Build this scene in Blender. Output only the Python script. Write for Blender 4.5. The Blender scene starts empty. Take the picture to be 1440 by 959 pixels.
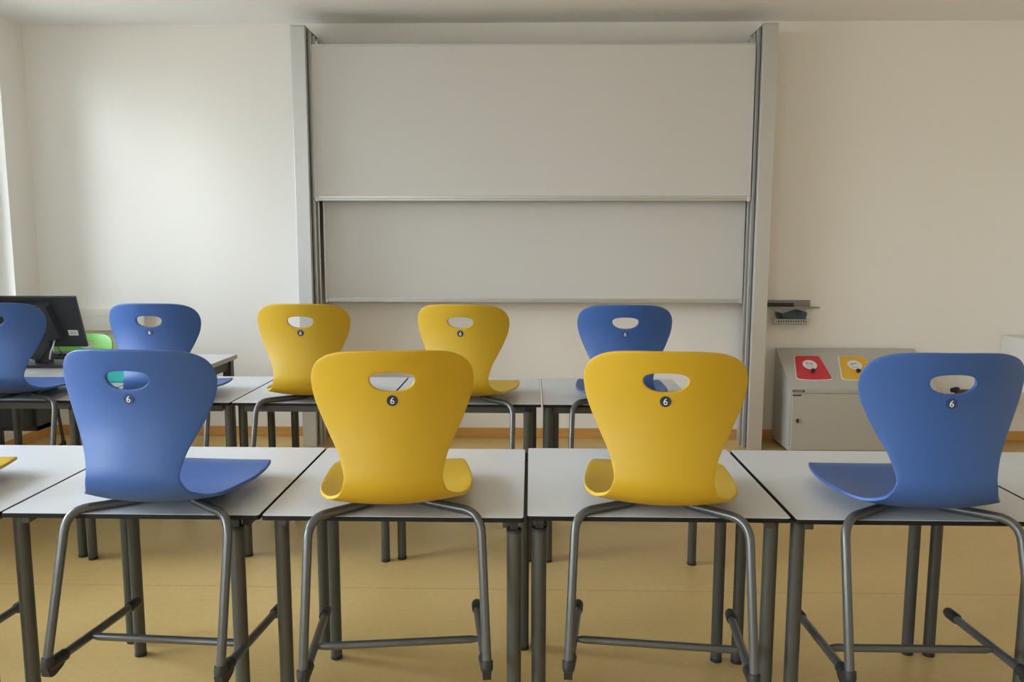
import bpy, bmesh, math, random
from math import sin, cos, pi, radians as RD
from mathutils import Vector, Matrix
from mathutils.geometry import delaunay_2d_cdt
random.seed(4)
COL = bpy.context.scene.collection

# ------------------------------------------------------------------ materials
def mat(name, color, rough=0.5, metal=0.0, spec=0.5, bump=None, noise=None, coat=0.0):
    """bump=(scale,strength,dist)  noise=(scale,amount,stretch xyz)"""
    m = bpy.data.materials.new(name); m.use_nodes = True
    nt = m.node_tree; b = nt.nodes['Principled BSDF']
    b.inputs['Base Color'].default_value = (*color, 1)
    b.inputs['Roughness'].default_value = rough
    b.inputs['Metallic'].default_value = metal
    b.inputs['Specular IOR Level'].default_value = spec
    b.inputs['Coat Weight'].default_value = coat
    tc = nt.nodes.new('ShaderNodeTexCoord')
    if noise:
        mp = nt.nodes.new('ShaderNodeMapping'); mp.inputs['Scale'].default_value = noise[2]
        nt.links.new(tc.outputs['Object'], mp.inputs['Vector'])
        nz = nt.nodes.new('ShaderNodeTexNoise'); nz.inputs['Scale'].default_value = noise[0]
        nz.inputs['Detail'].default_value = 4
        nt.links.new(mp.outputs[0], nz.inputs['Vector'])
        mx = nt.nodes.new('ShaderNodeMix'); mx.data_type = 'RGBA'
        a = noise[1]
        mx.inputs[6].default_value = (*[c * (1 - a) for c in color], 1)
        mx.inputs[7].default_value = (*[min(1, c * (1 + a)) for c in color], 1)
        nt.links.new(nz.outputs['Fac'], mx.inputs[0])
        nt.links.new(mx.outputs[2], b.inputs['Base Color'])
    if bump:
        nb = nt.nodes.new('ShaderNodeTexNoise'); nb.inputs['Scale'].default_value = bump[0]
        nb.inputs['Detail'].default_value = 3
        nt.links.new(tc.outputs['Object'], nb.inputs['Vector'])
        bp = nt.nodes.new('ShaderNodeBump'); bp.inputs['Strength'].default_value = bump[1]
        bp.inputs['Distance'].default_value = bump[2]
        nt.links.new(nb.outputs['Fac'], bp.inputs['Height'])
        nt.links.new(bp.outputs[0], b.inputs['Normal'])
    return m

M = {}
M['wall'] = mat('wall_paint', (0.85, 0.825, 0.785), 0.85, bump=(60, 0.05, 0.002))
M['ceil'] = mat('ceiling_paint', (0.84, 0.835, 0.82), 0.9)
M['skirt'] = mat('skirting_wood', (0.60, 0.32, 0.09), 0.45, noise=(3, .16, (1.2, 14, 14)))
M['yellow'] = mat('yellow_plastic', (0.50, 0.315, 0.017), 0.45, spec=.3, bump=(500, 0.06, 0.0004))
M['blue'] = mat('blue_plastic', (0.027, 0.090, 0.300), 0.45, bump=(500, 0.06, 0.0004))
M['green'] = mat('green_plastic', (0.20, 0.52, 0.085), 0.42)
M['steel'] = mat('grey_coated_steel', (0.115, 0.118, 0.116), 0.29, 0.5)
M['legsteel'] = mat('dark_grey_table_steel', (0.078, 0.080, 0.073), 0.42, 0.4)
M['cap'] = mat('black_plastic', (0.018, 0.019, 0.02), 0.5)
M['laminate'] = mat('light_grey_laminate', (0.585, 0.595, 0.615), 0.33, noise=(7, .02, (1, 1, 1)))
M['edge'] = mat('black_compact_edge', (0.008, 0.008, 0.008), 0.6, spec=.25)
M['navy'] = mat('navy_sticker', (0.012, 0.022, 0.055), 0.5)
M['darkblue'] = mat('dark_blue_sticker', (0.018, 0.048, 0.15), 0.45)
M['white'] = mat('white_print', (0.78, 0.78, 0.76), 0.6)
M['board'] = mat('board_enamel', (0.66, 0.65, 0.635), 0.42)
M['alu'] = mat('anodised_aluminium', (0.62, 0.62, 0.62), 0.42, 0.8)
M['tray'] = mat('brushed_tray_metal', (0.30, 0.28, 0.25), 0.45, 0.5)
M['grooveshade'] = mat('groove_shade_grey', (0.10, 0.10, 0.10), 0.5, 0.4)  # dark tone painted as the shade inside the column groove
M['cab'] = mat('cabinet_grey_lacquer', (0.47, 0.455, 0.41), 0.4, 0.1)
M['red'] = mat('red_flap', (0.58, 0.028, 0.045), 0.4)
M['flapyellow'] = mat('yellow_flap', (0.74, 0.42, 0.03), 0.4)
M['flapblue'] = mat('blue_flap', (0.03, 0.10, 0.40), 0.4)
M['sticker'] = mat('sticker_white', (0.76, 0.74, 0.71), 0.5)
M['print'] = mat('grey_print', (0.22, 0.22, 0.22), 0.6)
M['plate'] = mat('name_plate_dark', (0.05, 0.04, 0.035), 0.4)
M['chrome'] = mat('chrome', (0.75, 0.75, 0.75), 0.2, 1)
M['deskedge'] = mat('desk_edge_grey', (0.50, 0.49, 0.46), 0.5)
M['deskmetal'] = mat('desk_dark_frame', (0.06, 0.062, 0.06), 0.45, 0.3)
M['monitor'] = mat('monitor_black_plastic', (0.022, 0.026, 0.034), 0.45)
M['vent'] = mat('monitor_vent_grey', (0.16, 0.18, 0.21), 0.5)
M['screen'] = mat('screen_glass_off', (0.01, 0.01, 0.012), 0.1)
M['teal'] = mat('teal_plastic', (0.03, 0.42, 0.38), 0.5)
M['cloth'] = mat('blue_grey_cloth', (0.17, 0.23, 0.27), 0.9, noise=(22, .6, (1, 1, 3)))
M['wire'] = mat('white_wire', (0.72, 0.70, 0.67), 0.5)
M['brown'] = mat('dark_brown', (0.10, 0.05, 0.03), 0.5)
M['trunk'] = mat('trunking_plastic', (0.66, 0.63, 0.58), 0.55)
M['frame'] = mat('window_frame_white', (0.78, 0.78, 0.76), 0.5)
M['whitebox'] = mat('white_lacquer_panel', (0.74, 0.72, 0.69), 0.5)

def vent_material():
    m = mat('monitor_vent_slots', (0.16, 0.18, 0.21), 0.5)
    nt = m.node_tree; b = nt.nodes['Principled BSDF']
    tc = nt.nodes.new('ShaderNodeTexCoord'); w = nt.nodes.new('ShaderNodeTexWave')
    w.wave_type = 'BANDS'; w.bands_direction = 'Z'; w.inputs['Scale'].default_value = 32
    mx = nt.nodes.new('ShaderNodeMix'); mx.data_type = 'RGBA'
    mx.inputs[6].default_value = (.05, .055, .07, 1); mx.inputs[7].default_value = (.27, .30, .34, 1)
    nt.links.new(tc.outputs['Object'], w.inputs['Vector']); nt.links.new(w.outputs['Fac'], mx.inputs[0])
    nt.links.new(mx.outputs[2], b.inputs['Base Color'])
    return m
M['vent'] = vent_material()

def floor_material():
    m = mat('ochre_linoleum', (0.46, 0.30, 0.13), 0.38)
    nt = m.node_tree; b = nt.nodes['Principled BSDF']
    tc = nt.nodes.new('ShaderNodeTexCoord')
    n1 = nt.nodes.new('ShaderNodeTexNoise'); n1.inputs['Scale'].default_value = 45; n1.inputs['Detail'].default_value = 6
    n2 = nt.nodes.new('ShaderNodeTexNoise'); n2.inputs['Scale'].default_value = 2.2; n2.inputs['Detail'].default_value = 3
    nt.links.new(tc.outputs['Object'], n1.inputs['Vector']); nt.links.new(tc.outputs['Object'], n2.inputs['Vector'])
    ad = nt.nodes.new('ShaderNodeMath'); ad.operation = 'ADD'
    nt.links.new(n1.outputs['Fac'], ad.inputs[0]); nt.links.new(n2.outputs['Fac'], ad.inputs[1])
    mr = nt.nodes.new('ShaderNodeMapRange'); mr.inputs['From Min'].default_value = .7; mr.inputs['From Max'].default_value = 1.3
    nt.links.new(ad.outputs[0], mr.inputs['Value'])
    mx = nt.nodes.new('ShaderNodeMix'); mx.data_type = 'RGBA'
    mx.inputs[6].default_value = (0.53, 0.36, 0.128, 1); mx.inputs[7].default_value = (0.61, 0.42, 0.165, 1)
    nt.links.new(mr.outputs[0], mx.inputs[0])
    # welded sheet joints, one every two metres, parallel to the board wall
    sp = nt.nodes.new('ShaderNodeSeparateXYZ'); nt.links.new(tc.outputs['Object'], sp.inputs[0])
    a1 = nt.nodes.new('ShaderNodeMath'); a1.operation = 'ADD'; a1.inputs[1].default_value = 20 - 3.211 + 1.0
    nt.links.new(sp.outputs['Y'], a1.inputs[0])
    md = nt.nodes.new('ShaderNodeMath'); md.operation = 'MODULO'; md.inputs[1].default_value = 2.0
    nt.links.new(a1.outputs[0], md.inputs[0])
    s1 = nt.nodes.new('ShaderNodeMath'); s1.operation = 'SUBTRACT'; s1.inputs[1].default_value = 1.0
    nt.links.new(md.outputs[0], s1.inputs[0])
    ab = nt.nodes.new('ShaderNodeMath'); ab.operation = 'ABSOLUTE'; nt.links.new(s1.outputs[0], ab.inputs[0])
    lt = nt.nodes.new('ShaderNodeMath'); lt.operation = 'LESS_THAN'; lt.inputs[1].default_value = .0035
    nt.links.new(ab.outputs[0], lt.inputs[0])
    m2 = nt.nodes.new('ShaderNodeMix'); m2.data_type = 'RGBA'
    m2.inputs[7].default_value = (0.30, 0.185, 0.075, 1)
    nt.links.new(mx.outputs[2], m2.inputs[6])
    ml = nt.nodes.new('ShaderNodeMath'); ml.operation = 'MULTIPLY'; ml.inputs[1].default_value = .55
    nt.links.new(lt.outputs[0], ml.inputs[0]); nt.links.new(ml.outputs[0], m2.inputs[0])
    nt.links.new(m2.outputs[2], b.inputs['Base Color'])
    return m
M['floor'] = floor_material()

def glass_material():
    m = bpy.data.materials.new('window_glass'); m.use_nodes = True
    nt = m.node_tree; nt.nodes.clear()
    o = nt.nodes.new('ShaderNodeOutputMaterial'); mx = nt.nodes.new('ShaderNodeMixShader')
    t = nt.nodes.new('ShaderNodeBsdfTransparent'); t.inputs[0].default_value = (.95, .97, .97, 1)
    g = nt.nodes.new('ShaderNodeBsdfGlossy'); g.inputs['Roughness'].default_value = .02
    f = nt.nodes.new('ShaderNodeFresnel'); f.inputs[0].default_value = 1.45
    nt.links.new(f.outputs[0], mx.inputs[0]); nt.links.new(t.outputs[0], mx.inputs[1]); nt.links.new(g.outputs[0], mx.inputs[2])
    nt.links.new(mx.outputs[0], o.inputs[0])
    return m
M['glass'] = glass_material()

# ------------------------------------------------------------------ helpers
def link_mesh(name, bm, mats, parent=None, smooth=False, loc=None):
    me = bpy.data.meshes.new(name)
    bmesh.ops.recalc_face_normals(bm, faces=bm.faces)
    bm.to_mesh(me); bm.free()
    if not isinstance(mats, (list, tuple)): mats = [mats]
    for m in mats: me.materials.append(m)
    if smooth:
        for p in me.polygons: p.use_smooth = True
        me.set_sharp_from_angle(angle=RD(38))
    o = bpy.data.objects.new(name, me); COL.objects.link(o)
    if parent: o.parent = parent
    if loc: o.location = loc
    return o

def empty(name, loc=(0, 0, 0), rz=0):
    o = bpy.data.objects.new(name, None); COL.objects.link(o)
    o.empty_display_size = .1; o.location = loc; o.rotation_euler = (0, 0, rz)
    return o

def tag(o, label, cat, group=None):
    o['label'] = label; o['category'] = cat
    if group: o['group'] = group
    return o

def struct(o): o['kind'] = 'structure'; return o

def box(bm, x0, x1, y0, y1, z0, z1, bev=0, mi=0, seg=2):
    r = bmesh.ops.create_cube(bm, size=1)
    vs = r['verts']
    for v in vs:
        v.co = Vector(((x0 + x1) / 2 + v.co.x * (x1 - x0), (y0 + y1) / 2 + v.co.y * (y1 - y0), (z0 + z1) / 2 + v.co.z * (z1 - z0)))
    fs = {f for v in vs for f in v.link_faces}
    for f in fs: f.material_index = mi
    if bev:
        es = {e for v in vs for e in v.link_edges}
        rr = bmesh.ops.bevel(bm, geom=list(es), offset=bev, segments=seg, profile=.5, affect='EDGES')
        for f in rr['faces']: f.material_index = mi
    return fs

def fillet(pts, rads, n=7):
    """polyline with rounded corners; rads for inner points"""
    P = [Vector(p) for p in pts]; out = [P[0]]
    for i in range(1, len(P) - 1):
        a = (P[i - 1] - P[i]); b = (P[i + 1] - P[i]); r = rads[i - 1]
        la, lb = a.length, b.length; a.normalize(); b.normalize()
        d = min(r, la * .48, lb * .48)
        s, e = P[i] + a * d, P[i] + b * d
        for k in range(n + 1):
            t = k / n
            out.append((1 - t) ** 2 * s + 2 * t * (1 - t) * P[i] + t * t * e)
    out.append(P[-1]); return out

def tube(bm, pts, r, seg=14, cap=True, mi=0, squash=None):
    """sweep; r number or list"""
    n = len(pts); P = [Vector(p) for p in pts]
    R = r if isinstance(r, (list, tuple)) else [r] * n
    T = []
    for i in range(n):
        t = (P[min(i + 1, n - 1)] - P[max(i - 1, 0)]).normalized(); T.append(t)
    up = Vector((0, 0, 1)) if abs(T[0].z) < .9 else Vector((0, 1, 0))
    N = (up - T[0] * up.dot(T[0])).normalized(); rings = []
    for i in range(n):
        N = (N - T[i] * N.dot(T[i])).normalized(); B = T[i].cross(N)
        ring = []
        for k in range(seg):
            a = 2 * pi * k / seg
            c1 = cos(a) * R[i]; c2 = sin(a) * R[i]
            if squash: c1 *= squash
            ring.append(bm.verts.new(P[i] + N * c1 + B * c2))
        rings.append(ring)
    for i in range(n - 1):
        for k in range(seg):
            f = bm.faces.new((rings[i][k], rings[i][(k + 1) % seg], rings[i + 1][(k + 1) % seg], rings[i + 1][k])); f.material_index = mi
    if cap:
        f = bm.faces.new(rings[0][::-1]); f.material_index = mi
        f = bm.faces.new(rings[-1]); f.material_index = mi

def cyl(bm, x, y, z0, z1, r, seg=24, mi=0):
    tube(bm, [(x, y, z0), (x, y, z1)], r, seg, True, mi)

def prism(bm, poly, z0, z1, fn=None, mi=0):
    """extrude 2D polygon; fn maps (u,v,w)->3D"""
    fn = fn or (lambda u, v, w: (u, v, w))
    a = [bm.verts.new(fn(u, v, z0)) for u, v in poly]; b = [bm.verts.new(fn(u, v, z1)) for u, v in poly]
    fs = [bm.faces.new(a[::-1]), bm.faces.new(b)]
    n = len(poly)
    for i in range(n): fs.append(bm.faces.new((a[i], a[(i + 1) % n], b[(i + 1) % n], b[i])))
    for f in fs: f.material_index = mi
    return fs

def round_poly(poly, rads, n=5):
    out = []; m = len(poly)
    for i in range(m):
        p0, p1, p2 = Vector(poly[i - 1]), Vector(poly[i]), Vector(poly[(i + 1) % m])
        a = p0 - p1; b = p2 - p1; r = rads[i] if isinstance(rads, (list, tuple)) else rads
        d = min(r, a.length * .48, b.length * .48); a.normalize(); b.normalize()
        s, e = p1 + a * d, p1 + b * d
        for k in range(n + 1):
            t = k / n; q = (1 - t) ** 2 * s + 2 * t * (1 - t) * p1 + t * t * e
            out.append((q.x, q.y))
    return out

def copy_tree(o, parent=None):
    c = o.copy(); COL.objects.link(c)
    if parent: c.parent = parent
    for ch in list(o.children): copy_tree(ch, c)
    return c

# ------------------------------------------------------------------ room shell
XL, XR, YB, YF, ZC, T = -3.658, 4.45, -3.6, 5.86, 2.999, .30
bm = bmesh.new(); box(bm, XL - T, XR + T, YB - T, YF + T, -.12, 0); struct(link_mesh('floor', bm, M['floor']))
bm = bmesh.new(); box(bm, XL - T, XR + T, YB - T, YF + T, ZC, ZC + .15); struct(link_mesh('ceiling', bm, M['ceil']))
bm = bmesh.new(); box(bm, XL - T, XR + T, YF, YF + T, 0, ZC); struct(link_mesh('wall_front', bm, M['wall']))
bm = bmesh.new(); box(bm, XR, XR + T, YB, YF, 0, ZC); struct(link_mesh('wall_right', bm, M['wall']))
# window wall on the left: parapet, lintel and piers around four openings
WZ0, WZ1 = .92, 2.78
TW = .17       # window wall is thinner than the others
openings = [(4.62, 5.575), (1.55, 3.75), (-1.00, 1.20), (-3.40, -1.30)]
added_back_openings = [(-3.45, -2.30)]  # unseen window, added to light the chair backs and board from rear left
bm = bmesh.new()
box(bm, XL - TW, XL, YB, YF, 0, WZ0); box(bm, XL - TW, XL, YB, YF, WZ1, ZC)
ys = [YF] + [v for o in openings for v in (o[1], o[0])] + [YB]
for i in range(0, len(ys), 2): box(bm, XL - TW, XL, ys[i + 1], ys[i], WZ0, WZ1)
struct(link_mesh('wall_left', bm, M['wall']))
for i, (y0, y1) in enumerate(openings + added_back_openings):
    if i < len(openings): e = struct(empty('window_%d' % (i + 1), (XL - .140, (y0 + y1) / 2, WZ0)))
    else: e = struct(empty('window_%d' % (i + 1), ((y0 + y1) / 2, YB - .13, WZ0), RD(90)))  # added fill window, out of view
    h = (y1 - y0) / 2; H = WZ1 - WZ0; f = .055
    bm = bmesh.new()
    box(bm, -.02, .02, -h, h, 0, f, .004); box(bm, -.02, .02, -h, h, H - f, H, .004)
    for yy in (-h, -f / 2, h - f): box(bm, -.02, .02, yy, yy + f, f, H - f, .004)
    link_mesh('window_frame', bm, M['frame'], e)
    bm = bmesh.new(); box(bm, -.006, .006, -h + f, -f / 2, f, H - f); box(bm, -.006, .006, f / 2, h - f, f, H - f)
    link_mesh('pane', bm, M['glass'], e)
    bm = bmesh.new(); box(bm, .021, .155, -h + .002, h - .002, .001, .022, .004)
    link_mesh('window_sill', bm, M['frame'], e)
# back wall (behind the camera), cut by one window added for fill light
bm = bmesh.new()
(bx0, bx1), = added_back_openings
box(bm, XL - TW, bx0, YB - TW, YB, 0, ZC); box(bm, bx1, XR + T, YB - TW, YB, 0, ZC)
box(bm, bx0, bx1, YB - TW, YB, 0, WZ0); box(bm, bx0, bx1, YB - TW, YB, WZ1, ZC)
struct(link_mesh('wall_back', bm, M['wall']))
# skirting
def skirting(name, a, b, c, d):
    bm = bmesh.new(); box(bm, a, b, c, d, 0, .074, .003); struct(link_mesh(name, bm, M['skirt']))
skirting('baseboard_front', XL, XR, YF - .014, YF)
skirting('baseboard_left', XL, XL + .014, YB, YF - .014)
skirting('baseboard_right', XR - .014, XR, YB, YF - .014)

# ------------------------------------------------------------------ camera
F, PITCH, YAW, ROLL, CH = 1119.1431, .1233, -.023, .0014, 1.4569
fw = Vector((sin(YAW) * cos(PITCH), cos(YAW) * cos(PITCH), -sin(PITCH)))
rt = Vector((cos(YAW), -sin(YAW), 0)); up = rt.cross(fw)
r2 = rt * cos(ROLL) + up * sin(ROLL); u2 = -rt * sin(ROLL) + up * cos(ROLL)
cd = bpy.data.cameras.new('camera'); co = bpy.data.objects.new('camera', cd); COL.objects.link(co)
co.matrix_world = Matrix(((r2.x, u2.x, -fw.x, 0), (r2.y, u2.y, -fw.y, 0), (r2.z, u2.z, -fw.z, CH), (0, 0, 0, 1)))
cd.sensor_width = 36; cd.lens = F / 1440 * 36; cd.clip_start = .05
bpy.context.scene.camera = co

# ------------------------------------------------------------------ student tables
ZT = .74; TH = .013
def mesh_top(w=.694, d=.70):
    bm = bmesh.new()
    poly = round_poly([(0, 0), (w, 0), (w, d), (0, d)], .010, 4)
    prism(bm, poly, ZT - TH, ZT - .0012, mi=1)
    inn = round_poly([(.0015, .0015), (w - .0015, .0015), (w - .0015, d - .0015), (.0015, d - .0015)], .009, 4)
    prism(bm, inn, ZT - .0012, ZT, mi=0)
    return bm
def student_table(x, y, legs, apron_near, label, w=.694, rz=0, d=.70, group='student tables in two rows'):
    """x,y = near left corner; legs = (dx, dy, capped)"""
    e = empty('student_table', (x, y, 0), rz)
    tag(e, label, 'table', group)
    link_mesh('tabletop', mesh_top(w, d), [M['laminate'], M['edge']], e)
    for dx, dy, capped in legs:
        bm = bmesh.new(); top = .699 if capped else ZT - TH
        cyl(bm, 0, 0, .012, top, .0195, 28)
        lg = link_mesh('leg', bm, M['legsteel'], e, True, (dx, dy, 0))
        bm = bmesh.new(); cyl(bm, 0, 0, 0, .012, .0203, 28)
        link_mesh('foot_cap', bm, M['cap'], lg, True)
        if capped:
            bm = bmesh.new(); cyl(bm, 0, 0, .699, .706, .0203, 28); box(bm, -.011, .011, -.008, .012, .706, ZT - TH)
            link_mesh('end_cap', bm, M['cap'], lg, True)
    zr1 = ZT - TH; L = .045; 
    ya, yb = (.030, .055) if apron_near else (d - .055, d - .030)
    bm = bmesh.new(); box(bm, L, w - L, ya, yb, zr1 - .034, zr1, .003)
    link_mesh('front_rail' if apron_near else 'rear_rail', bm, M['legsteel'], e)
    for xx in (L - .012, w - L - .012):
        bm = bmesh.new()
        y0, y1 = (.06, d - .03) if apron_near else (.03, d - .06)
        box(bm, xx, xx + .024, y0, y1, zr1 - (.026), zr1, .003)
        link_mesh('side_rail', bm, M['legsteel'], e)
    if not apron_near:
        bm = bmesh.new(); box(bm, L, w - L, .05, .07, zr1 - .012, zr1, .002)
        link_mesh('front_rail', bm, M['legsteel'], e)
    return e

E1 = 2.019
S = [-1.409 - .70, -1.409, -.7085, -.0085, .694, 1.395]
UL = lambda w=.694: None
def legs_front(capside, w=.694, d=.70):
    r = []
    for side in (0, 1):
        xx = .030 if side == 0 else w - .030
        cap = capside == side
        dy = .010 if cap else .075
        if cap and side == 0: xx = .033
        r += [(xx, dy, cap), (xx, d - dy if not cap else d - .002, cap)]
    return r
lA = legs_front(1); lA[2] = (.628, .012, True); lA[3] = (.668, .712, True); lA[0] = (.004, .075, False)
l0 = list(lA); l0[0] = (.03, .075, False); l0[3] = (.655, .712, True)
lB = legs_front(1); lB[2] = (.668, .012, True); lB[3] = (.688, .71, True)
student_table(S[0], E1, l0, False, 'light grey student table starting the nearest row at left under a yellow seat corner')
student_table(S[1], E1 - .004, lA, False, 'light grey student table in the nearest row with the light blue chair hung on it')
student_table(S[2], E1 - .006, lB, False, 'light grey student table in the nearest row under the nearer left yellow chair')
student_table(S[3] + .002, E1 + .010, legs_front(0), False, 'light grey student table in the nearest row under the nearer right yellow chair')
lD = legs_front(1); lD[2] = (.66, .075, False); lD[3] = (.655, .70 - .0, False)
student_table(S[4] + .003, E1 + .002, lD, False, 'light grey student table in the nearest row under the dark blue chair at right')
lE = legs_front(1); lE[1] = (.025, .69, False)
student_table(S[5] + .003, E1 + .002, lE, False, 'light grey student table cut off at the right edge in the nearest row')
E2 = 3.486
B = [-2.79, -2.044, -1.3435, -.6445, .0585, .7555]
def LB(*a): return list(a)
student_table(B[0], E2 + .03, LB((.03, .03, False), (.709, .0, True), (.03, .62, False), (.58, .66, False)), True,
              'light grey student table starting the rear row at left before the computer desk', w=.738)
student_table(B[1], E2, LB((.026, .002, True), (.03, .62, False), (.68, .035, False), (.66, .66, False)), True,
              'light grey student table in the rear row behind the large light blue chair')
student_table(B[2], E2, LB((.03, .06, False), (.105, .60, False), (.713 - .03, .014, True), (.66, .66, False)), True,
              'light grey student table in the rear row under the left yellow chair of that row', w=.692)
student_table(B[3], E2, LB((.055, .044, True), (.05, .62, False), (.635, .032, True), (.66, .66, False)), True,
              'light grey student table in the rear row under the right yellow chair of that row')
student_table(B[4], E2, LB((.026, .03, False), (.03, .61, False), (.076, .66, False), (.692 - .01, .012, True)), True,
              'light grey student table ending the rear row at right under the dark blue chair', w=.692)

# ------------------------------------------------------------------ the chair
PROF = [(-.104, 1.192), (-.091, 1.13), (-.081, 1.06), (-.083, .99), (-.095, .93), (-.107, .88), (-.106, .848), (-.087, .815),
        (-.052, .791), (-.005, .777), (.06, .772), (.16, .774), (.24, .781), (.31, .787), (.345, .786), (.378, .777)]
ZB = .340     # height of the chair's feet while it hangs on the table
def catmull(P, n=12):
    out = []
    Q = [Vector(P[0]) * 2 - Vector(P[1])] + [Vector(p) for p in P] + [Vector(P[-1]) * 2 - Vector(P[-2])]
    for i in range(1, len(Q) - 2):
        p0, p1, p2, p3 = Q[i - 1:i + 3]
        for k in range(n):
            t = k / n
            out.append(.5 * ((2 * p1) + (p2 - p0) * t + (2 * p0 - 5 * p1 + 4 * p2 - p3) * t * t + (3 * p1 - p0 - 3 * p2 + p3) * t ** 3))
    out.append(Vector(P[-1])); return out
CP = catmull(PROF)
CV = [0]
for i in range(1, len(CP)): CV.append(CV[-1] + (CP[i] - CP[i - 1]).length)
VT = CV[-1]
def prof(v):
    v = max(0, min(VT, v))
    lo, hi = 0, len(CV) - 1
    while hi - lo > 1:
        m = (lo + hi) // 2
        if CV[m] <= v: lo = m
        else: hi = m
    t = (v - CV[lo]) / (CV[hi] - CV[lo]); p = CP[lo].lerp(CP[hi], t)
    d = (CP[min(hi + 1, len(CP) - 1)] - CP[max(lo - 1, 0)]).normalized()
    return p, Vector((-d.y, d.x))          # (y,z) position, inner-side normal (towards sitter)
def sm(a, b, x):
    t = max(0, min(1, (x - a) / (b - a))); return t * t * (3 - 2 * t)
def P3(u, v):
    p, n = prof(v)
    k = 1.45 + (.55 - 1.45) * sm(.30, .47, v)
    k += (.04 - .55) * sm(.52, .80, v)
    d = k * u * u
    return Vector((u, p.x + n.x * d, p.y + n.y * d - ZB))
def shell_mesh():
    OUT = [(0, 0), (.06, .0015), (.105, .006), (.137, .0125), (.163, .023), (.183, .037), (.196, .053), (.203, .070), (.206, .090),
           (.204, .112), (.198, .135), (.186, .163), (.169, .198), (.149, .246), (.135, .285), (.129, .315), (.130, .340),
           (.136, .365), (.148, .395), (.164, .425), (.182, .455), (.196, .485), (.204, .515), (.208, .555), (.209, .61),
           (.207, .66), (.203, .70), (.196, .735), (.187, .757), (.172, .771), (.145, .7785), (.09, .782), (0, .783)]
    OUT = [(u * (.965 if .24 < v < .42 else 1), v * 1.0 if v < .34 else .34 + (v - .34) * (VT - .34) / (.783 - .34)) for u, v in OUT]
    half = [(p.x, p.y) for p in catmull(OUT, 4)]
    loop = half + [(-u, v) for u, v in half[-2:0:-1]]
    hole = []
    for k in range(44):
        a = 2 * pi * k / 44; c, s = cos(a), sin(a)
        uu = .0565 * math.copysign(abs(c) ** .85, c)
        vv = .0765 + (.0290 * s if s > 0 else -.0215 * abs(s) ** .75)
        hole.append((uu, vv))
    pts = [Vector(p) for p in loop + hole]
    n1, n2 = len(loop), len(hole)
    ed = [(i, (i + 1) % n1) for i in range(n1)] + [(n1 + i, n1 + (i + 1) % n2) for i in range(n2)]
    def inside(poly, x, y):
        c = False; j = len(poly) - 1
        for i in range(len(poly)):
            xi, yi = poly[i]; xj, yj = poly[j]
            if (yi > y) != (yj > y) and x < (xj - xi) * (y - yi) / (yj - yi) + xi: c = not c
            j = i
        return c
    g = .0115
    for i in range(-19, 20):
        for j in range(1, 70):
            u, v = i * g, j * g
            if v > VT or not inside(loop, u, v) or inside(hole, u, v): continue
            if min((u - p[0]) ** 2 + (v - p[1]) ** 2 for p in loop + hole) < (g * .55) ** 2: continue
            pts.append(Vector((u, v)))
    vs, es, fs, *_ = delaunay_2d_cdt(pts, ed, [], 1, 1e-6)
    me = bpy.data.meshes.new('shell')
    F2 = []
    for f in fs:
        cx = sum(vs[i].x for i in f) / len(f); cy = sum(vs[i].y for i in f) / len(f)
        if inside(hole, cx, cy) or not inside(loop, cx, cy): continue
        F2.append(f)
    me.from_pydata([P3(p.x, p.y) for p in vs], [], F2)
    b = bmesh.new(); b.from_mesh(me)
    bmesh.ops.delete(b, geom=[v for v in b.verts if not v.link_faces], context='VERTS')
    bmesh.ops.join_triangles(b, faces=b.faces, angle_face_threshold=RD(12), angle_shape_threshold=RD(40))
    bmesh.ops.recalc_face_normals(b, faces=b.faces)
    b.faces.ensure_lookup_table()
    # faces should point to the sitter's side (+y on the back)
    s = sum(f.normal.y for f in b.faces if f.calc_center_median().z > 1.0 - ZB)
    if s < 0: bmesh.ops.reverse_faces(b, faces=b.faces)
    b.to_mesh(me); b.free()
    tmp = bpy.data.objects.new('shell', me); COL.objects.link(tmp)
    md = tmp.modifiers.new('s', 'SOLIDIFY'); md.thickness = .0095; md.offset = 1
    md2 = tmp.modifiers.new('b', 'BEVEL'); md2.width = .0032; md2.segments = 3; md2.limit_method = 'ANGLE'; md2.angle_limit = RD(50)
    dg = bpy.context.evaluated_depsgraph_get()
    out = bpy.data.meshes.new_from_object(tmp.evaluated_get(dg))
    bpy.data.objects.remove(tmp)
    for p in out.polygons: p.use_smooth = True
    return out
SHELL = shell_mesh()

def side_frame_bm(s):
    bm = bmesh.new()
    pts = fillet([(s * .058, .30, .752), (s * .052, .095, .752), (s * .222, -.028, .752), (s * .231, -.134, .375), (s * .228, -.085, .372), (s * .226, .27, .355)],
                 [.05, .055, .022, .02])
    pts = [(x, y, z - ZB) for x, y, z in pts]
    tube(bm, pts, .0118, 14)
    return bm
def heel_bm(s):
    bm = bmesh.new()
    x = s * .2305
    pts = fillet([(x, -.1285, .394), (x, -.1345, .373), (x - s * .003, -.068, .3705)], [.018], 6)
    pts = [(px, py, pz - ZB) for px, py, pz in pts]
    tube(bm, pts, .0158, 16)
    poly = round_poly([(-.149, .376), (-.080, .372), (-.072, .362), (-.084, .3505), (-.118, .3415), (-.139, .345)], .007, 4)
    prism(bm, poly, x - .0105, x + .0105, fn=lambda u, v, w: (w, u, v - ZB))
    return bm
def toe_bm(s):
    bm = bmesh.new()
    y0, z0 = .232, .357 - ZB
    pts = [(s * .227, y0 + t, z0 - t * .045) for t in (0, .004, .045, .055, .061, .064)]
    tube(bm, pts, [.0148, .016, .016, .0135, .009, .003], 14)
    return bm
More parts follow.
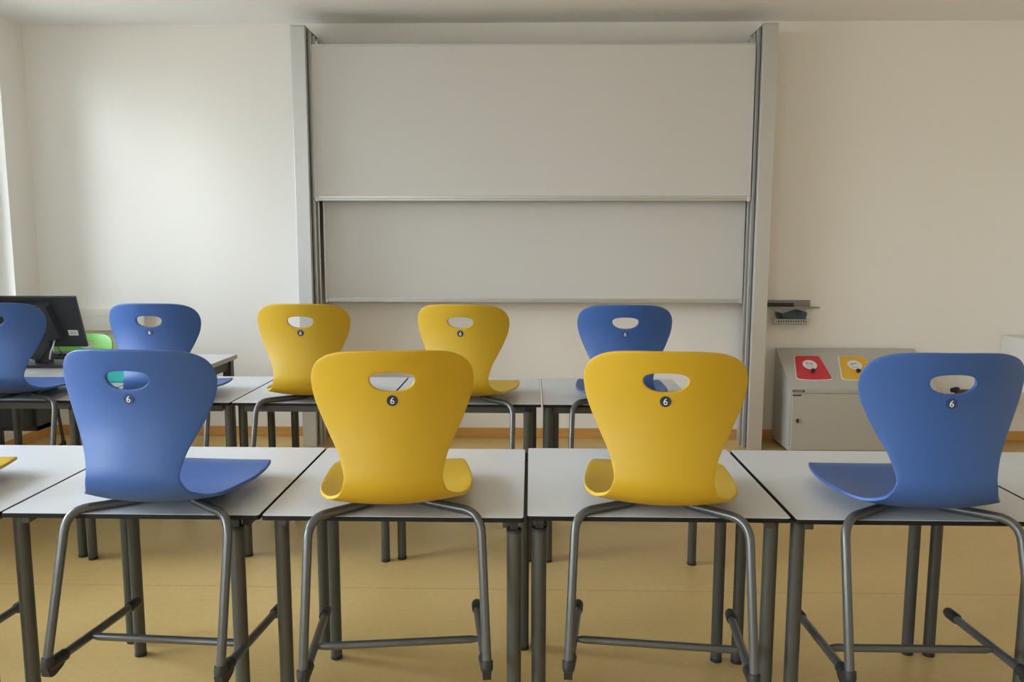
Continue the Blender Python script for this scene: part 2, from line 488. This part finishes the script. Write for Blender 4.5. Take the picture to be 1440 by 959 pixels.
def crossbar_bm():
    bm = bmesh.new()
    pts = [(-.222, .04, .366 - ZB), (-.20, .04, .366 - ZB), (.20, .04, .366 - ZB), (.222, .04, .366 - ZB)]
    tube(bm, pts, [.006, .0105, .0105, .006], 14)
    return bm
def plate_bm(k):
    bm = bmesh.new()
    if k == 0: box(bm, -.07, .07, .13, .18, .757 - ZB, .770 - ZB, .003)
    else: box(bm, -.08, .08, .23, .275, .757 - ZB, .777 - ZB, .003)
    return bm
def stick_frame():
    p = P3(0, .128); q = P3(0, .132); t = (q - p).normalized()
    n = Vector((0, -1, 0)); n = (n - t * n.dot(t)).normalized()
    return p, t, n
def sticker_bm(r=.0138):
    p, t, n = stick_frame(); X = Vector((1, 0, 0)); bm = bmesh.new()
    ring = []; ring2 = []; N = 28
    for k in range(N):
        a = 2 * pi * k / N
        q = p + X * cos(a) * r - t * sin(a) * r
        ring.append(bm.verts.new(q + n * .0012)); ring2.append(bm.verts.new(q - n * .0015))
    bm.faces.new(ring); bm.faces.new(ring2[::-1])
    for k in range(N): bm.faces.new((ring[k], ring[(k + 1) % N], ring2[(k + 1) % N], ring2[k]))
    return bm
def six_mesh(size=.0235):
    cu = bpy.data.curves.new('numeral', 'FONT'); cu.body = '6'; cu.size = size; cu.align_x = 'CENTER'; cu.align_y = 'CENTER'
    cu.extrude = .0003
    o = bpy.data.objects.new('t', cu); COL.objects.link(o)
    dg = bpy.context.evaluated_depsgraph_get()
    me = bpy.data.meshes.new_from_object(o.evaluated_get(dg)); bpy.data.objects.remove(o)
    xs = [v.co.x for v in me.vertices]; ys_ = [v.co.y for v in me.vertices]
    cx, cy = (min(xs) + max(xs)) / 2, (min(ys_) + max(ys_)) / 2
    p, t, n = stick_frame()
    for v in me.vertices:
        c = v.co.copy()
        v.co = p + Vector((1, 0, 0)) * (c.x - cx) - t * (c.y - cy) + n * (.0016 + c.z)
    me.materials.clear(); me.materials.append(M['white'])
    return me
SIX = six_mesh()

PROTO = {}
def make_chair(color):
    e = empty('stacking_chair')
    me = SHELL.copy(); me.name = 'shell'; me.materials.clear(); me.materials.append(M[color])
    sh = bpy.data.objects.new('shell', me); COL.objects.link(sh); sh.parent = e
    for s in (-1, 1):
        f = link_mesh('side_frame', side_frame_bm(s), M['steel'], e, True)
        link_mesh('heel_cap', heel_bm(s), M['cap'], f, True)
        link_mesh('toe_cap', toe_bm(s), M['cap'], f, True)
    link_mesh('crossbar', crossbar_bm(), M['steel'], e, True)
    for k in (0, 1): link_mesh('seat_bracket', plate_bm(k), M['cap'], e)
    st = link_mesh('number_sticker', sticker_bm(), M['navy' if color != 'blue' else 'darkblue'], e)
    nm = bpy.data.objects.new('numeral', SIX); COL.objects.link(nm); nm.parent = st
    return e
def chair(color, x, y, rz, label, z=None, scale=1, group='plastic chairs hung on the tables'):
    if color not in PROTO: PROTO[color] = c = make_chair(color)
    else: c = copy_tree(PROTO[color])
    c.location = (x, y, ZB if z is None else z); c.rotation_euler = (0, 0, rz); c.scale = (scale,) * 3
    tag(c, label, 'chair', group)
    return c
chair('blue', -1.000, E1, RD(-3.5), 'large light blue plastic chair hung on the nearest table row left of the yellow ones')
chair('yellow', -.352, E1, RD(7), 'yellow plastic chair in the nearest row, the left of its two yellow chairs')
chair('yellow', .345, E1 + .008, RD(-6.5), 'yellow plastic chair in the nearest row, the right of its two yellow chairs')
chair('blue', 1.033, E1 + .003, RD(0), 'dark blue plastic chair in the nearest row before the waste cabinet')
chair('yellow', -1.775, E1, RD(0), 'yellow chair cut off by the left edge, only its seat corner and foot showing')
chair('blue', -2.362, E2 + .005, RD(4), 'light blue plastic chair cut off by the left edge in front of the computer monitor')
chair('blue', -1.655, E2, RD(-1), 'smaller light blue plastic chair in the rear row beside the green one')
chair('yellow', -.995, E2, RD(0), 'yellow plastic chair in the rear row before the left board column')
chair('yellow', -.290, E2, RD(-8), 'yellow plastic chair in the rear row below the middle of the whiteboard')
chair('blue', .412, E2, RD(-3), 'dark blue plastic chair in the rear row behind the right yellow chair')

# ------------------------------------------------------------------ teacher's desk, computer, green chair
d = tag(empty('teacher_desk', (-2.69, 4.63, 0)), 'light grey teacher desk at left wall with dark legs, holding the computer', 'desk')
bm = bmesh.new(); box(bm, -.81, .806, -.40, .40, .712, .74, .002, 0)
for f in bm.faces:
    if f.normal.z < .5: f.material_index = 1
bm.normal_update()
for f in bm.faces: f.material_index = 0 if f.normal.z > .9 else 1
link_mesh('desktop', bm, [M['laminate'], M['deskedge']], d)
for sx, sy in ((-1, -1), (-1, 1), (1, -1), (1, 1)):
    bm = bmesh.new(); cx, cy = sx * .765, sy * .345; box(bm, cx - .027, cx + .027, cy - .027, cy + .027, 0, .712, .004)
    link_mesh('leg', bm, M['deskmetal'], d)
for sx in (-1, 1):
    bm = bmesh.new(); cx = sx * .765; box(bm, cx - .015, cx + .015, -.318, .318, .652, .712, .003); link_mesh('side_rail', bm, M['deskmetal'], d)
bm = bmesh.new(); box(bm, -.738, .738, .33, .36, .652, .712, .003); link_mesh('rear_rail', bm, M['deskmetal'], d)

t = tag(empty('computer_tower', (-3.06, 4.52, 0)), 'black computer case held under the teacher desk near the left edge', 'computer')
bm = bmesh.new(); box(bm, -.10, .10, -.02, .34, .36, .66, .008); link_mesh('casing', bm, M['monitor'], t)
bm = bmesh.new(); box(bm, -.115, -.10, .08, .22, .33, .708, .002); box(bm, .10, .115, .08, .22, .33, .708, .002); box(bm, -.115, .115, .08, .22, .33, .36, .002)
link_mesh('hanging_bracket', bm, M['deskmetal'], t)

mo = tag(empty('computer_monitor', (-2.84, 4.56, .741), 0), 'black computer monitor seen from behind, leaning back on the teacher desk', 'monitor')
tilt = Matrix.Rotation(RD(18), 4, 'X')
def tilted(o): o.matrix_local = Matrix.Translation((0, 0, .105)) @ tilt; return o
bm = bmesh.new(); box(bm, -.27, .248, .0, .022, 0, .315, .005); tilted(link_mesh('casing', bm, M['monitor'], mo))
bm = bmesh.new()
poly = [(-.21, .05), (.09, .05), (.135, .065), (.10, .275), (.07, .285), (-.21, .285)]
a = [bm.verts.new((x, .0, z)) for x, z in poly]; cxm = -.03
b2 = [bm.verts.new((cxm + (x - cxm) * .93, -.038, .165 + (z - .165) * .93)) for x, z in poly]
bm.faces.new(a); bm.faces.new(b2[::-1])
for i in range(6): bm.faces.new((a[i], b2[i], b2[(i + 1) % 6], a[(i + 1) % 6]))
tilted(link_mesh('rear_hump', bm, M['monitor'], mo))
bm = bmesh.new(); box(bm, -.17, .055, -.0395, -.037, .185, .262); tilted(link_mesh('vent_grille', bm, M['vent'], mo))
bm = bmesh.new(); box(bm, .160, .216, -.0015, .001, .075, .108); stx = tilted(link_mesh('label_sticker', bm, M['sticker'], mo)); stx['label'] = 'small white label with grey printed lines'
bm = bmesh.new()
for k in range(3): box(bm, .166, .210 - .006 * (k % 2), -.0022, -.0015, .082 + k * .007, .0845 + k * .007)
pr_ = link_mesh('printed_lines', bm, M['print'], stx)
bm = bmesh.new(); box(bm, -.255, .233, .022, .0235, .014, .30); tilted(link_mesh('screen', bm, M['screen'], mo))
bm = bmesh.new(); box(bm, -.05, .04, -.03, .01, .012, .20, .004); link_mesh('stand_neck', bm, M['monitor'], mo)
bm = bmesh.new(); box(bm, -.14, .17, -.13, .10, 0, .014, .004); link_mesh('stand_base', bm, M['monitor'], mo)
bm = bmesh.new(); tube(bm, fillet([(.075, -.02, .165), (.07, -.035, .12), (.05, -.04, .07), (.03, -.02, .02)], [.03, .03]), .0045, 8)
cb = link_mesh('plug_cable', bm, M['white'], mo, True); cb['label'] = 'white cable end hanging from the sockets'
for dx in (-.035, .03):
    bm = bmesh.new(); tube(bm, fillet([(.075 + dx * .3, -.03, .16), (.075 + dx, -.05, .10), (.075 + dx * 2.6, -.04, .03), (.075 + dx * 3.2, -.02, .005)], [.03, .03]), .0028, 8)
    link_mesh('cable', bm, M['cap'], mo, True)

k = tag(empty('keyboard', (-2.93, 4.83, .741)), 'black computer keyboard lying behind the monitor stand', 'keyboard')
bm = bmesh.new(); box(bm, -.22, .22, -.07, .07, 0, .022, .004); link_mesh('base', bm, M['cap'], k)
bm = bmesh.new()
for i in range(15):
    for j in range(5):
        x = -.20 + i * .0277; y = -.055 + j * .0255; box(bm, x, x + .0195, y, y + .019, .022, .034, .002, seg=1)
link_mesh('keys', bm, M['monitor'], k)
mm = bmesh.new(); bmesh.ops.create_uvsphere(mm, u_segments=16, v_segments=10, radius=1)
for v in mm.verts: v.co = Vector((v.co.x * .032, v.co.y * .055, max(0, v.co.z) * .036))
tag(link_mesh('computer_mouse', mm, M['monitor'], None, True, (-2.93, 4.40, .741)), 'small black mouse on the desk left below the monitor', 'mouse')

chair('green', -3.055, 5.31, RD(180 + 6), 'bright green plastic chair standing behind the teacher desk near the corner',
      z=.012, scale=.955, group='green chair')

# teal box on the rear table seen through the handle hole
tb = tag(empty('storage_box', (-2.16, 4.03, ZT + .001), RD(4)), 'small teal box on the rear table, glimpsed through a blue chair handle hole', 'box')
bm = bmesh.new(); box(bm, -.085, .085, -.06, .06, 0, .085, .006); link_mesh('box_body', bm, M['teal'], tb)
bm = bmesh.new(); box(bm, -.09, .09, -.065, .065, .085, .10, .005); link_mesh('lid', bm, M['teal'], tb)

# ------------------------------------------------------------------ whiteboard on columns
wb = tag(empty('sliding_whiteboard', (0, 5.60, 0)), 'large double sliding whiteboard between two aluminium columns on the front wall', 'whiteboard')
def column(x0, s):
    # s = +1 inner side to the right
    xa, xb = x0, x0 + s * .098
    lo, hi = min(xa, xb), max(xa, xb)
    c = None
    bm = bmesh.new()
    box(bm, lo, hi, -.075, -.035, .0, 2.895, .003)                       # front profile
    xi = xb - s * .034
    box(bm, min(xa, xi), max(xa, xi), -.035, .255, 0, 2.895, .002)       # body
    x1, x2 = xb - s * .004, xb + s * .017
    box(bm, min(xi, x2), max(xi, x2), .004, .03, 0, 2.885, .001)          # inner guide strip
    c = link_mesh('column', bm, M['alu'], wb)
    bm = bmesh.new()
    x1, x2 = xb - s * .033, xb - s * .004
    box(bm, min(x1, x2), max(x1, x2), -.001, .004, .001, 2.883)  # flat dark strip standing in for the groove's shade
    link_mesh('groove_shade_strip', bm, M['grooveshade'], c)
    bm = bmesh.new()
    x1, x2 = xb - s * .010, xb + s * .031
    box(bm, min(x1, x2), max(x1, x2), .055, .065, 0, 2.865, .001)
    box(bm, min(x1, x1 + s * .02), max(x1, x1 + s * .02), .065, .20, 0, 2.865, .001)
    link_mesh('guide_rail', bm, M['alu'], c)
    bm = bmesh.new()
    x1, x2 = xb + s * .004, xb + s * .048
    box(bm, min(x1, x2), max(x1, x2), .068, .16, 2.68, 2.835, .002)
    link_mesh('pulley_cover', bm, M['alu'], c)
    bm = bmesh.new(); box(bm, lo - .001, hi + .001, -.077, .256, 2.895, 2.903, .002); link_mesh('top_cap', bm, M['alu'], c)
column(-1.621, 1); column(1.637, -1)
def panel(name, x0, x1, z0, z1, y, rail):
    bm = bmesh.new(); box(bm, x0 + .006, x1 - .006, y, y + .022, z0 + rail, z1 - .012)
    p = link_mesh(name, bm, M['board'], wb)
    bm = bmesh.new()
    box(bm, x0, x1, y - .010, y + .030, z0, z0 + rail * .45, .003)
    box(bm, x0, x1, y - .004, y + .026, z0 + rail * .45, z0 + rail, .002)
    link_mesh('bottom_rail', bm, M['alu'], p)
    bm = bmesh.new()
    box(bm, x0, x1, y - .004, y + .026, z1 - .012, z1, .002)
    box(bm, x0, x0 + .007, y - .003, y + .026, z0 + rail, z1 - .012, .001); box(bm, x1 - .007, x1, y - .003, y + .026, z0 + rail, z1 - .012, .001)
    link_mesh('edge_frame', bm, M['alu'], p)
    for x in (x0, x1 - .022):
        bm = bmesh.new(); box(bm, x, x + .022, y - .013, y + .03, z0 - .004, z0 + rail, .004)
        link_mesh('corner_piece', bm, M['alu'], p)
panel('upper_panel', -1.503, 1.513, 1.742, 2.795, 0, .036)
panel('lower_panel', -1.476, 1.510, 1.030, 2.06, .10, .030)
tagp = None

# ------------------------------------------------------------------ marker tray with cloth, on the wall beside the column
tr = tag(empty('marker_tray', (1.70, 5.858, .98)), 'small aluminium marker tray on the wall right of the board column', 'tray')
bm = bmesh.new()
box(bm, .0, .345, -.006, 0, .012, .062, .001)
box(bm, .0, .385, -.085, 0, .006, .013, .001); box(bm, .0, .385, -.088, -.082, .006, .019, .001)
link_mesh('tray_shelf', bm, M['tray'], tr)
bm = bmesh.new(); box(bm, .002, .205, -.066, -.026, .0, .028, .006)
tag(link_mesh('board_eraser', bm, M['cap'], None, False, (1.703, 5.858, .9945)), 'long black board eraser lying on the marker tray', 'eraser')
bk = tag(empty('wire_basket', (1.765, 5.856, .862)), 'little white wire basket fixed beneath the marker tray', 'basket')
bm = bmesh.new()
W, D, Hh = .265, .080, .042
for z, o in ((0, .012), (Hh * .5, .006), (Hh, 0)):
    for a, b in (((o, -o), (W - o, -o)), ((W - o, -o), (W - o, -D + o)), ((W - o, -D + o), (o, -D + o)), ((o, -D + o), (o, -o))):
        tube(bm, [(a[0], a[1], z), (b[0], b[1], z)], .003, 6)
n = 15
for i in range(n):
    x = .004 + (W - .008) * i / (n - 1); xb_ = .014 + (W - .028) * i / (n - 1)
    tube(bm, fillet([(x, -D, Hh), (xb_, -D + .012, 0), (xb_, -.012, 0), (x, 0, Hh)], [.004, .004], 2), .003, 6)
link_mesh('wire_mesh', bm, M['wire'], bk)
bm = bmesh.new()
for x in (.02, W - .02): box(bm, x - .004, x + .004, -.010, -.004, Hh, .122, .001)
link_mesh('hanger', bm, M['wire'], bk)
# cloth
bm = bmesh.new(); NX, NZ = 26, 12; grid = []
for j in range(NZ + 1):
    row = []
    for i in range(NX + 1):
        a, c = i / NX, j / NZ
        x = .018 + .225 * a; z = .010 + .088 * c - .012 * sin(a * 7) * c
        y = -.045 - .014 * sin(a * 9 + c * 6) - .009 * sin(a * 21 + 4 * c) - .012 * (1 - c)
        row.append(bm.verts.new((x, y, z)))
    grid.append(row)
for j in range(NZ):
    for i in range(NX): bm.faces.new((grid[j][i], grid[j][i + 1], grid[j + 1][i + 1], grid[j + 1][i]))
bmesh.ops.solidify(bm, geom=bm.faces[:], thickness=.004)
tag(link_mesh('face_mask', bm, M['cloth'], None, True, (1.765, 5.856, .865)), 'crumpled blue-grey mask or cloth stuffed in the wire basket', 'cloth')

# ------------------------------------------------------------------ waste sorting cabinet
CX, CY = 1.80, 5.45
cb = tag(empty('waste_cabinet', (CX, CY, 0)), 'grey waste sorting cabinet with coloured sloping flaps against the front wall', 'cabinet')
Wd = 1.00; D = .385
bm = bmesh.new()
poly = [(0, .02), (D, .02), (D, .692), (D - .012, .692), (0, .455)]
prism(bm, poly, 0, Wd, fn=lambda u, v, w: (w, u, v))
body = link_mesh('body', bm, M['cab'], cb)
bm = bmesh.new(); box(bm, .02, Wd - .02, .02, D - .02, 0, .02); link_mesh('plinth', bm, M['cap'], cb)
bm = bmesh.new(); box(bm, .010, Wd - .010, -.012, 0, .028, .425, .003)
door = link_mesh('door', bm, M['cab'], cb)
bm = bmesh.new(); cyl(bm, 0, 0, 0, .006, .012, 20); 
lk = link_mesh('lock', bm, M['chrome'], door, True, (.045, -.012, .238)); lk.rotation_euler = (RD(90), 0, 0)
bm = bmesh.new(); box(bm, .040, .056, -.030, -.018, .222, .252, .005)
link_mesh('lock_knob', bm, M['cap'], door)
bm = bmesh.new(); box(bm, .012, Wd - .012, -.010, 0, .430, .450, .002); link_mesh('trim_strip', bm, M['cab'], cb)
# name plates
for nm, x0, x1, z0, z1 in (('name_plate', .008, .092, .437, .4515), ('name_plate', .010, .068, .409, .4205)):
    bm = bmesh.new(); yy = -.0125 if z0 > .43 else -.0145
    box(bm, x0, x1, yy, yy + .003, z0, z1, .001); pl = link_mesh(nm, bm, M['plate'], cb)
    bm = bmesh.new(); x = x0 + .010
    while x < x1 - .014:
        wdt = random.uniform(.003, .007); box(bm, x, x + wdt, yy - .0006, yy, z0 + .005, z1 - .005); x += wdt + .0022
    link_mesh('plate_print', bm, M['deskedge'], pl)
# sloping flaps: (a, b) = along x, along slope from the front edge
sl = Vector((0, D - .012, .692 - .455)); SL = sl.length; sl.normalize(); sn = Vector((0, -sl.z, sl.y))
def slope(u, v, w):
    p = Vector((u, 0, .455)) + sl * v + sn * w
    return p
for i, c in enumerate(('red', 'flapyellow', 'flapblue')):
    ox = .0 + i * .316
    base = [(.066, .104), (.310, .104), (.283, .345), (.112, .345)]
    ring = round_poly([(.059, .098), (.190, .085), (.319, .098), (.290, .352), (.105, .352)], [.03, .10, .02, .025, .02], 6)
    shp = round_poly([(.066, .104), (.190, .092), (.311, .104), (.284, .345), (.112, .345)], [.028, .10, .018, .022, .015], 6)
    bm = bmesh.new(); prism(bm, [(x + ox, y) for x, y in ring], .0002, .0035, fn=slope)
    rg = link_mesh('flap_border', bm, M['sticker'], cb)
    bm = bmesh.new(); prism(bm, [(x + ox, y) for x, y in shp], .003, .008, fn=slope)
    fl = link_mesh('flap', bm, M[c], cb)
    fl['label'] = {'red': 'red flap', 'flapyellow': 'yellow flap', 'flapblue': 'blue flap'}[c]
    bm = bmesh.new(); ell = [(.193 + ox + .050 * cos(a), .248 + .050 * sin(a)) for a in [2 * pi * q / 28 for q in range(28)]]
    prism(bm, ell, .008, .009, fn=slope); sk = link_mesh('round_sticker', bm, M['sticker'], fl)
    bm = bmesh.new()
    rr = random.Random(3 + i)
    for q in range(9):                                            # small line pictogram: crushed pieces
        a0 = rr.uniform(0, pi); cx_, cy_ = .193 + ox + rr.uniform(-.022, .022), .255 + rr.uniform(-.012, .014); l_ = rr.uniform(.007, .013)
        dx, dy = cos(a0) * l_, sin(a0) * l_; px, py = -sin(a0) * .0016, cos(a0) * .0016
        prism(bm, [(cx_ - dx - px, cy_ - dy - py), (cx_ + dx - px, cy_ + dy - py), (cx_ + dx + px, cy_ + dy + py), (cx_ - dx + px, cy_ - dy + py)], .009, .0096, fn=slope)
    prism(bm, [(.168 + ox, .222), (.218 + ox, .222), (.218 + ox, .2255), (.168 + ox, .2255)], .009, .0096, fn=slope)
    link_mesh('pictogram', bm, M['print'], sk)
    bm = bmesh.new(); c0 = slope(.195 + ox, .175, .008); c1 = slope(.195 + ox, .175, .030)
    tube(bm, [c0, c0.lerp(c1, .5), c0.lerp(c1, .8), c1], [.012, .016, .016, .010], 16); link_mesh('knob', bm, M['cap'], fl, True)

# ------------------------------------------------------------------ other wall things
bm = bmesh.new(); box(bm, XL, -2.86, YF - .05, YF, .80, .962, .004); box(bm, XL, -2.86, YF - .053, YF - .05, .915, .921)
box(bm, XL, -2.86, YF - .053, YF - .05, .845, .849)
struct(link_mesh('trim_1', bm, M['trunk']))
wu = tag(empty('wall_cabinet', (3.445, 5.858, .42)), 'white low box-shaped unit jutting from the front wall at the right edge', 'cabinet')
bm = bmesh.new(); box(bm, 0, .55, -.40, 0, 0, .372, .003); link_mesh('body', bm, M['whitebox'], wu)
bm = bmesh.new(); box(bm, .0, .55, -.415, -.401, .003, .369, .002); link_mesh('door', bm, M['whitebox'], wu)
bm = bmesh.new(); box(bm, 3.03, 3.444, 5.62, 5.858, .350, .362, .002)
tag(link_mesh('wall_shelf', bm, M['whitebox']), 'thin white low shelf left of the white box unit, seen through the blue chair handle', 'shelf')
hb = tag(empty('hand_brush', (3.035, 5.72, .374)), 'dark brown brush-like object seen through the handle of the right blue chair', 'brush')
bm = bmesh.new(); box(bm, .03, .17, -.025, .02, -.010, .036, .010); link_mesh('brush_body', bm, M['brown'], hb)
bm = bmesh.new(); tube(bm, [(.0, 0, .028), (.03, 0, .034), (.05, 0, .034)], [.016, .02, .02], 14); link_mesh('end_piece', bm, M['cap'], hb, True)

# ------------------------------------------------------------------ light
w = bpy.data.worlds.new('sky'); bpy.context.scene.world = w; w.use_nodes = True
nt = w.node_tree; bg = nt.nodes['Background']
tc = nt.nodes.new('ShaderNodeTexCoord'); sp = nt.nodes.new('ShaderNodeSeparateXYZ'); nt.links.new(tc.outputs['Generated'], sp.inputs[0])
mr = nt.nodes.new('ShaderNodeMapRange'); mr.inputs['From Min'].default_value = -.05; mr.inputs['From Max'].default_value = .35
nt.links.new(sp.outputs['Z'], mr.inputs['Value'])
mx = nt.nodes.new('ShaderNodeMix'); mx.data_type = 'RGBA'
mx.inputs[6].default_value = (.30, .31, .30, 1); mx.inputs[7].default_value = (.85, .94, 1.06, 1)
nt.links.new(mr.outputs[0], mx.inputs[0]); nt.links.new(mx.outputs[2], bg.inputs[0])
bg.inputs['Strength'].default_value = 23.0
for i, (y0, y1) in enumerate(openings + added_back_openings):
    l = bpy.data.lights.new('window_portal', 'AREA'); l.shape = 'RECTANGLE'; l.size = y1 - y0; l.size_y = WZ1 - WZ0
    l.cycles.is_portal = True
    o = bpy.data.objects.new('window_portal', l); COL.objects.link(o)
    if i < len(openings):
        o.location = (XL - TW - .02, (y0 + y1) / 2, (WZ0 + WZ1) / 2); d_ = Vector((1, 0, 0))
    else:
        o.location = ((y0 + y1) / 2, YB - TW - .02, (WZ0 + WZ1) / 2); d_ = Vector((0, 1, 0))  # portal of the added rear window
    X = Vector((0, 1, 0)) if i < len(openings) else Vector((-1, 0, 0)); Z = -d_; Y = Z.cross(X)
    o.rotation_euler = Matrix((X, Y, Z)).transposed().to_euler()

sc = bpy.context.scene
sc.view_settings.view_transform = 'Standard'; sc.view_settings.look = 'None'
sc.view_settings.exposure = 0.0; sc.view_settings.gamma = 1; sc.view_settings.use_curve_mapping = False
sc.cycles.use_denoising = True
sc.cycles.max_bounces = 10; sc.cycles.diffuse_bounces = 8
sc.cycles.sample_clamp_indirect = 8
